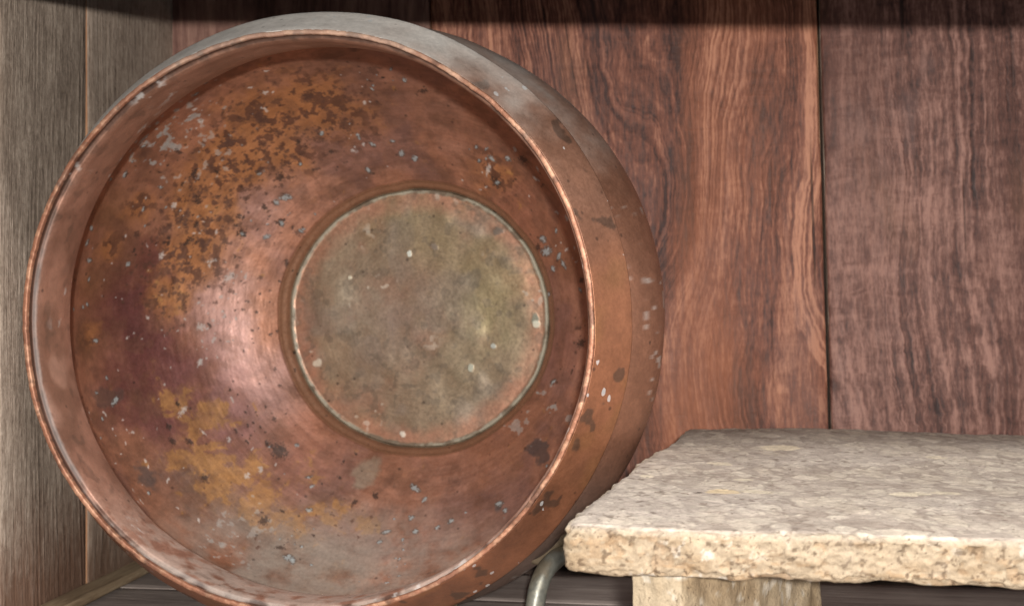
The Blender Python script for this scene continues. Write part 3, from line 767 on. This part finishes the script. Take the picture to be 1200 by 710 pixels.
def lug(c, nrm, tang, w, h, t):
    """riveted plate, slightly domed, lying on the belly"""
    nrm = np.array(nrm) / np.linalg.norm(nrm); tang = np.array(tang) - nrm * np.dot(tang, nrm); tang /= np.linalg.norm(tang); bi = np.cross(nrm, tang)
    nu, nv = 24, 16; vs = []
    for iv in range(nv + 1):
        for iu in range(nu + 1):
            a, b = iu / nu * 2 - 1, iv / nv * 2 - 1
            rr = max(abs(a), abs(b)); sq = 1 - .18 * (a * a * b * b)
            z = t * (1 - max(0, (rr - .75) / .25) ** 2) - .004 * (a * a + b * b)
            for (ra, rb) in ((-.62, 0), (.62, 0)):
                z += .0028 * max(0, 1 - ((a - ra) ** 2 / .03 + (b - rb) ** 2 / .07)) ** .5
            vs.append(np.array(c) + tang * a * w * sq + bi * b * h * sq + nrm * z)
    q = [[iv * (nu + 1) + iu, iv * (nu + 1) + iu + 1, (iv + 1) * (nu + 1) + iu + 1, (iv + 1) * (nu + 1) + iu] for iv in range(nv) for iu in range(nu)]
    vs = np.array(vs); tt = np.tile(lin((126, 112, 92)), (len(vs), 1)) * (1 + .25 * fbm(vs, 60, 3, 81))[:, None]
    me = np_mesh('lug', to_local(vs), np.array(q), None, {'tint': tt.clip(0, 1), 'dust': np.full(len(vs), .25)})
    return obj('lug', me, IRON, handle)
def belly_at(ang_deg, d, lift=.0015):
    a = math.radians(ang_deg); r = np.interp(d, outer[:, 0], outer[:, 1]) + lift
    loc = np.array([[r * math.cos(a) * OVAL, d, r * math.sin(a)]]); w = to_world(loc)[0]
    n = math.cos(a) * U / OVAL + math.sin(a) * V; tg = -math.sin(a) * U * OVAL + math.cos(a) * V
    return w, n, tg
for (ang, d) in ((-47.0, .138), (-70, .118)):
    w, n_, tg = belly_at(ang, d); lug(w, n_, tg, .026, .014, .004)

# ------------------------------------------------------------------ stone bench
def grid_box(nx, ny, nz):
    """unit cube surface as a welded grid"""
    P, Q, base = [], [], 0
    def face(n1, n2, fn):
        nonlocal base
        a, b = np.meshgrid(np.linspace(0, 1, n1 + 1), np.linspace(0, 1, n2 + 1), indexing='ij')
        P.append(fn(a.ravel(), b.ravel()))
        i = np.arange(n1)[:, None]; j = np.arange(n2)[None]; s = n2 + 1
        Q.append(np.stack([i * s + j, (i + 1) * s + j, (i + 1) * s + j + 1, i * s + j + 1], -1).reshape(-1, 4) + base); base += (n1 + 1) * (n2 + 1)
    o, z = np.ones_like, np.zeros_like
    face(nx, ny, lambda a, b: np.c_[a, b, o(a)]); face(ny, nx, lambda a, b: np.c_[b, a, z(a)])
    face(nx, nz, lambda a, b: np.c_[a, z(a), b]); face(nz, nx, lambda a, b: np.c_[b, o(a), a])
    face(nz, ny, lambda a, b: np.c_[z(a), b, a]); face(ny, nz, lambda a, b: np.c_[o(a), a, b])
    P = np.concatenate(P); Q = np.concatenate(Q)
    key = np.round(P * 1e6).astype(np.int64); _, idx, inv = np.unique(key, axis=0, return_index=True, return_inverse=True)
    return P[idx], inv.ravel()[Q]

def at_height(px, py, z):
    t = (CAMH - z) / ((py - 355) / FPX); return np.array([(px - 600) / FPX * t, t])

ZT, TH = CAMH - .149, .0330
fl_, bl_ = at_height(662, 614, ZT), at_height(803, 501, ZT)
fr_, br_ = at_height(1200, 631, ZT), at_height(1200, 508, ZT)
fr_ = fl_ + (fr_ - fl_) * 1.55; br_ = bl_ + (br_ - bl_) * 1.55
bench = thing('stone_bench', 'low bench of rough shelly limestone slab in front of the boards', 'stone bench', (.32, 1.1, 0))
BO = np.array([.32, 1.1, 0])

def slab():
    P, Q = grid_box(430, 470, 36)
    # rounded arrises: work in metres on a reference box
    S = np.array([.44, .63, TH]); p = P * S; rad = np.array([.0065, .0065, .0065])
    cl = np.clip(p, rad, S - rad); d = p - cl; ln = np.maximum(np.linalg.norm(d / rad, axis=1), 1e-9)
    N = np.where(ln[:, None] > 1e-6, d / rad / ln[:, None], 0)
    p = cl + N * rad
    N = N / np.maximum(np.linalg.norm(N, axis=1), 1e-9)[:, None]
    s, t = p[:, 0] / S[0], p[:, 1] / S[1]
    xy = ((1 - s) * (1 - t))[:, None] * fl_ + (s * (1 - t))[:, None] * fr_ + ((1 - s) * t)[:, None] * bl_ + (s * t)[:, None] * br_
    W = np.c_[xy, ZT - TH + p[:, 2]]
    top = sstep(.6, .95, N[:, 2]); bot = sstep(-.6, -.95, N[:, 2]); side = 1 - top - bot
    nl = fbm(W, 8, 3, 201); nm = fbm(W, 40, 4, 202); nh = fbm(W, 130, 3, 203); nf = fbm(W, 330, 2, 204)
    # shell flakes on top
    wp = W[:, :2] + .004 * np.c_[fbm(W, 70, 2, 205), fbm(W, 70, 2, 206)]
    F1, F2, cid = worley(wp * [1, .55], .0135, 7); e1 = sstep(.02, .22, F2 - F1)
    G1, G2, gid = worley(wp * [1, .55] + 3.3, .0052, 9); e2 = sstep(.02, .3, G2 - G1)
    dtop = .0014 * nl + .0006 * nm + .0005 * (cid - .5) * e1 - .0002 * (1 - e1) + .0003 * (gid - .5) * e2 + .0002 * nh
    # broken edge: bedding lamellae, pockets
    lam = fbm(W * [1, 1, 3.2], 60, 4, 207); pk = fbm(W, 85, 3, 208)
    dside = .0025 * nl + .0014 * fbm(W, 26, 3, 209) + .0011 * lam + .0009 * nh - .0024 * sstep(.3, .6, pk) + .0008 * nf
    disp = top * dtop + side * dside + bot * (.002 * nm + .0015 * nl)
    W = W + N * disp[:, None]
    # outline of the slab is uneven
    W[:, 0] += side * .004 * fbm(W * [0, 1, 0], 13, 3, 210); W[:, 1] += side * .003 * fbm(W * [1, 0, 0], 11, 3, 211)
    W[:, 2] += .0025 * fbm(W * [1, 1, 0], 5, 2, 212)
    # colour
    c = np.tile(lin((188, 174, 161)), (len(W), 1))
    c = mix(c, lin((212, 199, 182)), sstep(.45, .95, cid) * e1 * .8)
    c = mix(c, lin((158, 143, 131)), sstep(.4, .05, cid) * .6)
    c = mix(c, lin((218, 206, 188)), sstep(.80, .9, gid) * e2 * .75)
    B1, B2_, bid = worley(wp * [1, .5] + 9.1, .030, 12); c = mix(c, lin((212, 198, 180)), sstep(.38, .30, B1 + .12 * nm) * (bid > .62) * .6)
    c = mix(c, lin((132, 116, 103)), (1 - e1) * .38 * sstep(-.4, .4, nm))
    c = mix(c, lin((194, 182, 172)), sstep(0, .6, nl) * .4)
    for (x, y, rx, ry, cc) in ((915, 524, .020, .020, (226, 210, 184)), (848, 577, .0125, .016, (222, 200, 166)), (1068, 580, .016, .010, (222, 208, 184)), (1108, 579, .012, .009, (220, 206, 182)), (758, 560, .006, .008, (220, 206, 184)),
                               (885, 576, .012, .010, (216, 202, 180)), (1098, 537, .010, .014, (214, 200, 178)), (870, 562, .010, .008, (214, 200, 178)), (842, 545, .012, .012, (212, 198, 176))):
        ctr = at_height(x, y, ZT); q = np.hypot((W[:, 0] - ctr[0]) / rx, (W[:, 1] - ctr[1]) / ry) + .35 * nm
        c = mix(c, lin(cc), sstep(1.1, .85, q) * top)
    ctr = at_height(813, 577, ZT); q = np.hypot((W[:, 0] - ctr[0]) / .0075, (W[:, 1] - ctr[1]) / .007)
    c = mix(c, lin((72, 60, 52)), sstep(1.1, .6, q) * sstep(.0, .3, nh) * top)
    cs = np.tile(lin((156, 139, 117)), (len(W), 1))
    cs = mix(cs, lin((136, 115, 90)), sstep(0, .5, lam) * .6); cs = mix(cs, lin((168, 152, 130)), sstep(.0, .5, fbm(W, 24, 3, 213)) * .6)
    wh = .45 * sstep(.32, .48, fbm(W, 125, 3, 214)) * sstep(-.2, .4, fbm(W, 15, 2, 215) + .35 * np.abs((W[:, 2] - (ZT - TH / 2)) / (TH / 2)) ** 3)
    cs = mix(cs, lin((208, 204, 196)), wh * .85)
    cs = mix(cs, lin((136, 110, 84)), sstep(.38, .62, pk) * .5)
    cs = cs * (1 + .10 * fbm(W * [1, 1, 1.6], 210, 3, 217))[:, None]
    cs = mix(cs, lin((150, 122, 92)), sstep(.40, .55, fbm(W * [1, 1, 2], 95, 3, 216)) * .45)
    hole = sstep(.50, .60, fbm(W, 260, 2, 218)); cs = mix(cs, lin((84, 66, 50)), hole * .7)
    crk = sstep(.05, .0, np.abs(fbm(W * [1, 1, 2.4], 42, 3, 219))) * sstep(.0, .4, fbm(W, 30, 2, 220)); cs = mix(cs, lin((104, 80, 58)), crk * .6)
    ar = sstep(-.1, .75, N[:, 2] + .25 * nm) * (1 - top); cs = mix(cs, lin((176, 164, 148)), ar * .6)
    pit = sstep(.46, .58, fbm(W, 150, 3, 221)) * sstep(-.2, .5, nl + .3 * nm); c = mix(c, lin((112, 96, 84)), pit * .6)
    st = sstep(.1, .6, fbm(W * [1, .6, 1], 7, 4, 222)); c = mix(c, lin((150, 136, 124)), st * .3)
    c = mix(c, cs, np.clip(1 - top, 0, 1)); c = c * (1 + .07 * nh + .05 * nf)[:, None]
    me = np_mesh('seat_slab', W - BO, Q, None, {'tint': c.clip(.01, .95)})
    return obj('seat_slab', me, STONE, bench)
slab()

def leg():
    """squared block standing under the slab, one corner towards the viewer"""
    P, Q = grid_box(70, 70, 80)
    a = [np.array(v) for v in ((.117, .815), (.262, 1.005), (.205, 1.055), (.083, .838))]   # near corner, right, back, left
    zb, zt = .0, ZT - TH + .0015
    S = np.array([.12, .12, .16]); p = P * S; rad = np.array([.006] * 3); cl = np.clip(p, rad, S - rad); d = (p - cl) / rad
    ln = np.maximum(np.linalg.norm(d, axis=1), 1e-9); N = d / ln[:, None]; p = cl + N * rad
    s, t = p[:, 0] / S[0], p[:, 1] / S[1]
    xy = ((1 - s) * (1 - t))[:, None] * a[0] + (s * (1 - t))[:, None] * a[1] + ((1 - s) * t)[:, None] * a[3] + (s * t)[:, None] * a[2]
    W = np.c_[xy, zb + (zt - zb) * p[:, 2] / S[2]]
    e1 = a[1] - a[0]; e2 = a[3] - a[0]; n1 = np.array([e1[1], -e1[0]]) / np.hypot(*e1); n2 = np.array([-e2[1], e2[0]]) / np.hypot(*e2)
    Nw = np.c_[-N[:, 1:2] * n1 - N[:, 0:1] * n2, N[:, 2]]
    hv = 1 - np.abs(N[:, 2])
    W = W + Nw * ((.0025 * fbm(W, 30, 3, 301) + .0015 * fbm(W * [1, 1, .5], 90, 3, 302)) * hv)[:, None]
    W[:, 2] = W[:, 2].clip(.0005, None)
    c = np.tile(lin((176, 160, 136)), (len(W), 1)); c = mix(c, lin((136, 114, 86)), sstep(0, .5, fbm(W, 22, 4, 303)) * .6)
    shaded = sstep(-.3, .3, N[:, 0] * 0 - N[:, 1] * 1.0 - .2); c = mix(c, lin((150, 128, 98)), shaded * .35)  # right-hand face painted darker, as the shade under the slab
    c = mix(c, lin((206, 198, 184)), sstep(.4, .55, fbm(W, 110, 3, 304)) * .6)
    c = mix(c, lin((204, 200, 190)), sstep(zt - .007, zt - .003, W[:, 2] + .004 * fbm(W, 70, 3, 305)) * .8)
    me = np_mesh('leg', W - BO, Q, None, {'tint': c.clip(.01, .95)})
    o = obj('leg', me, STONE, bench)
    # the far leg, out of the picture, carries the other end
    o2 = o.copy(); COL.objects.link(o2); o2.parent = bench; o2.location = (.36, -.03, 0)
leg()
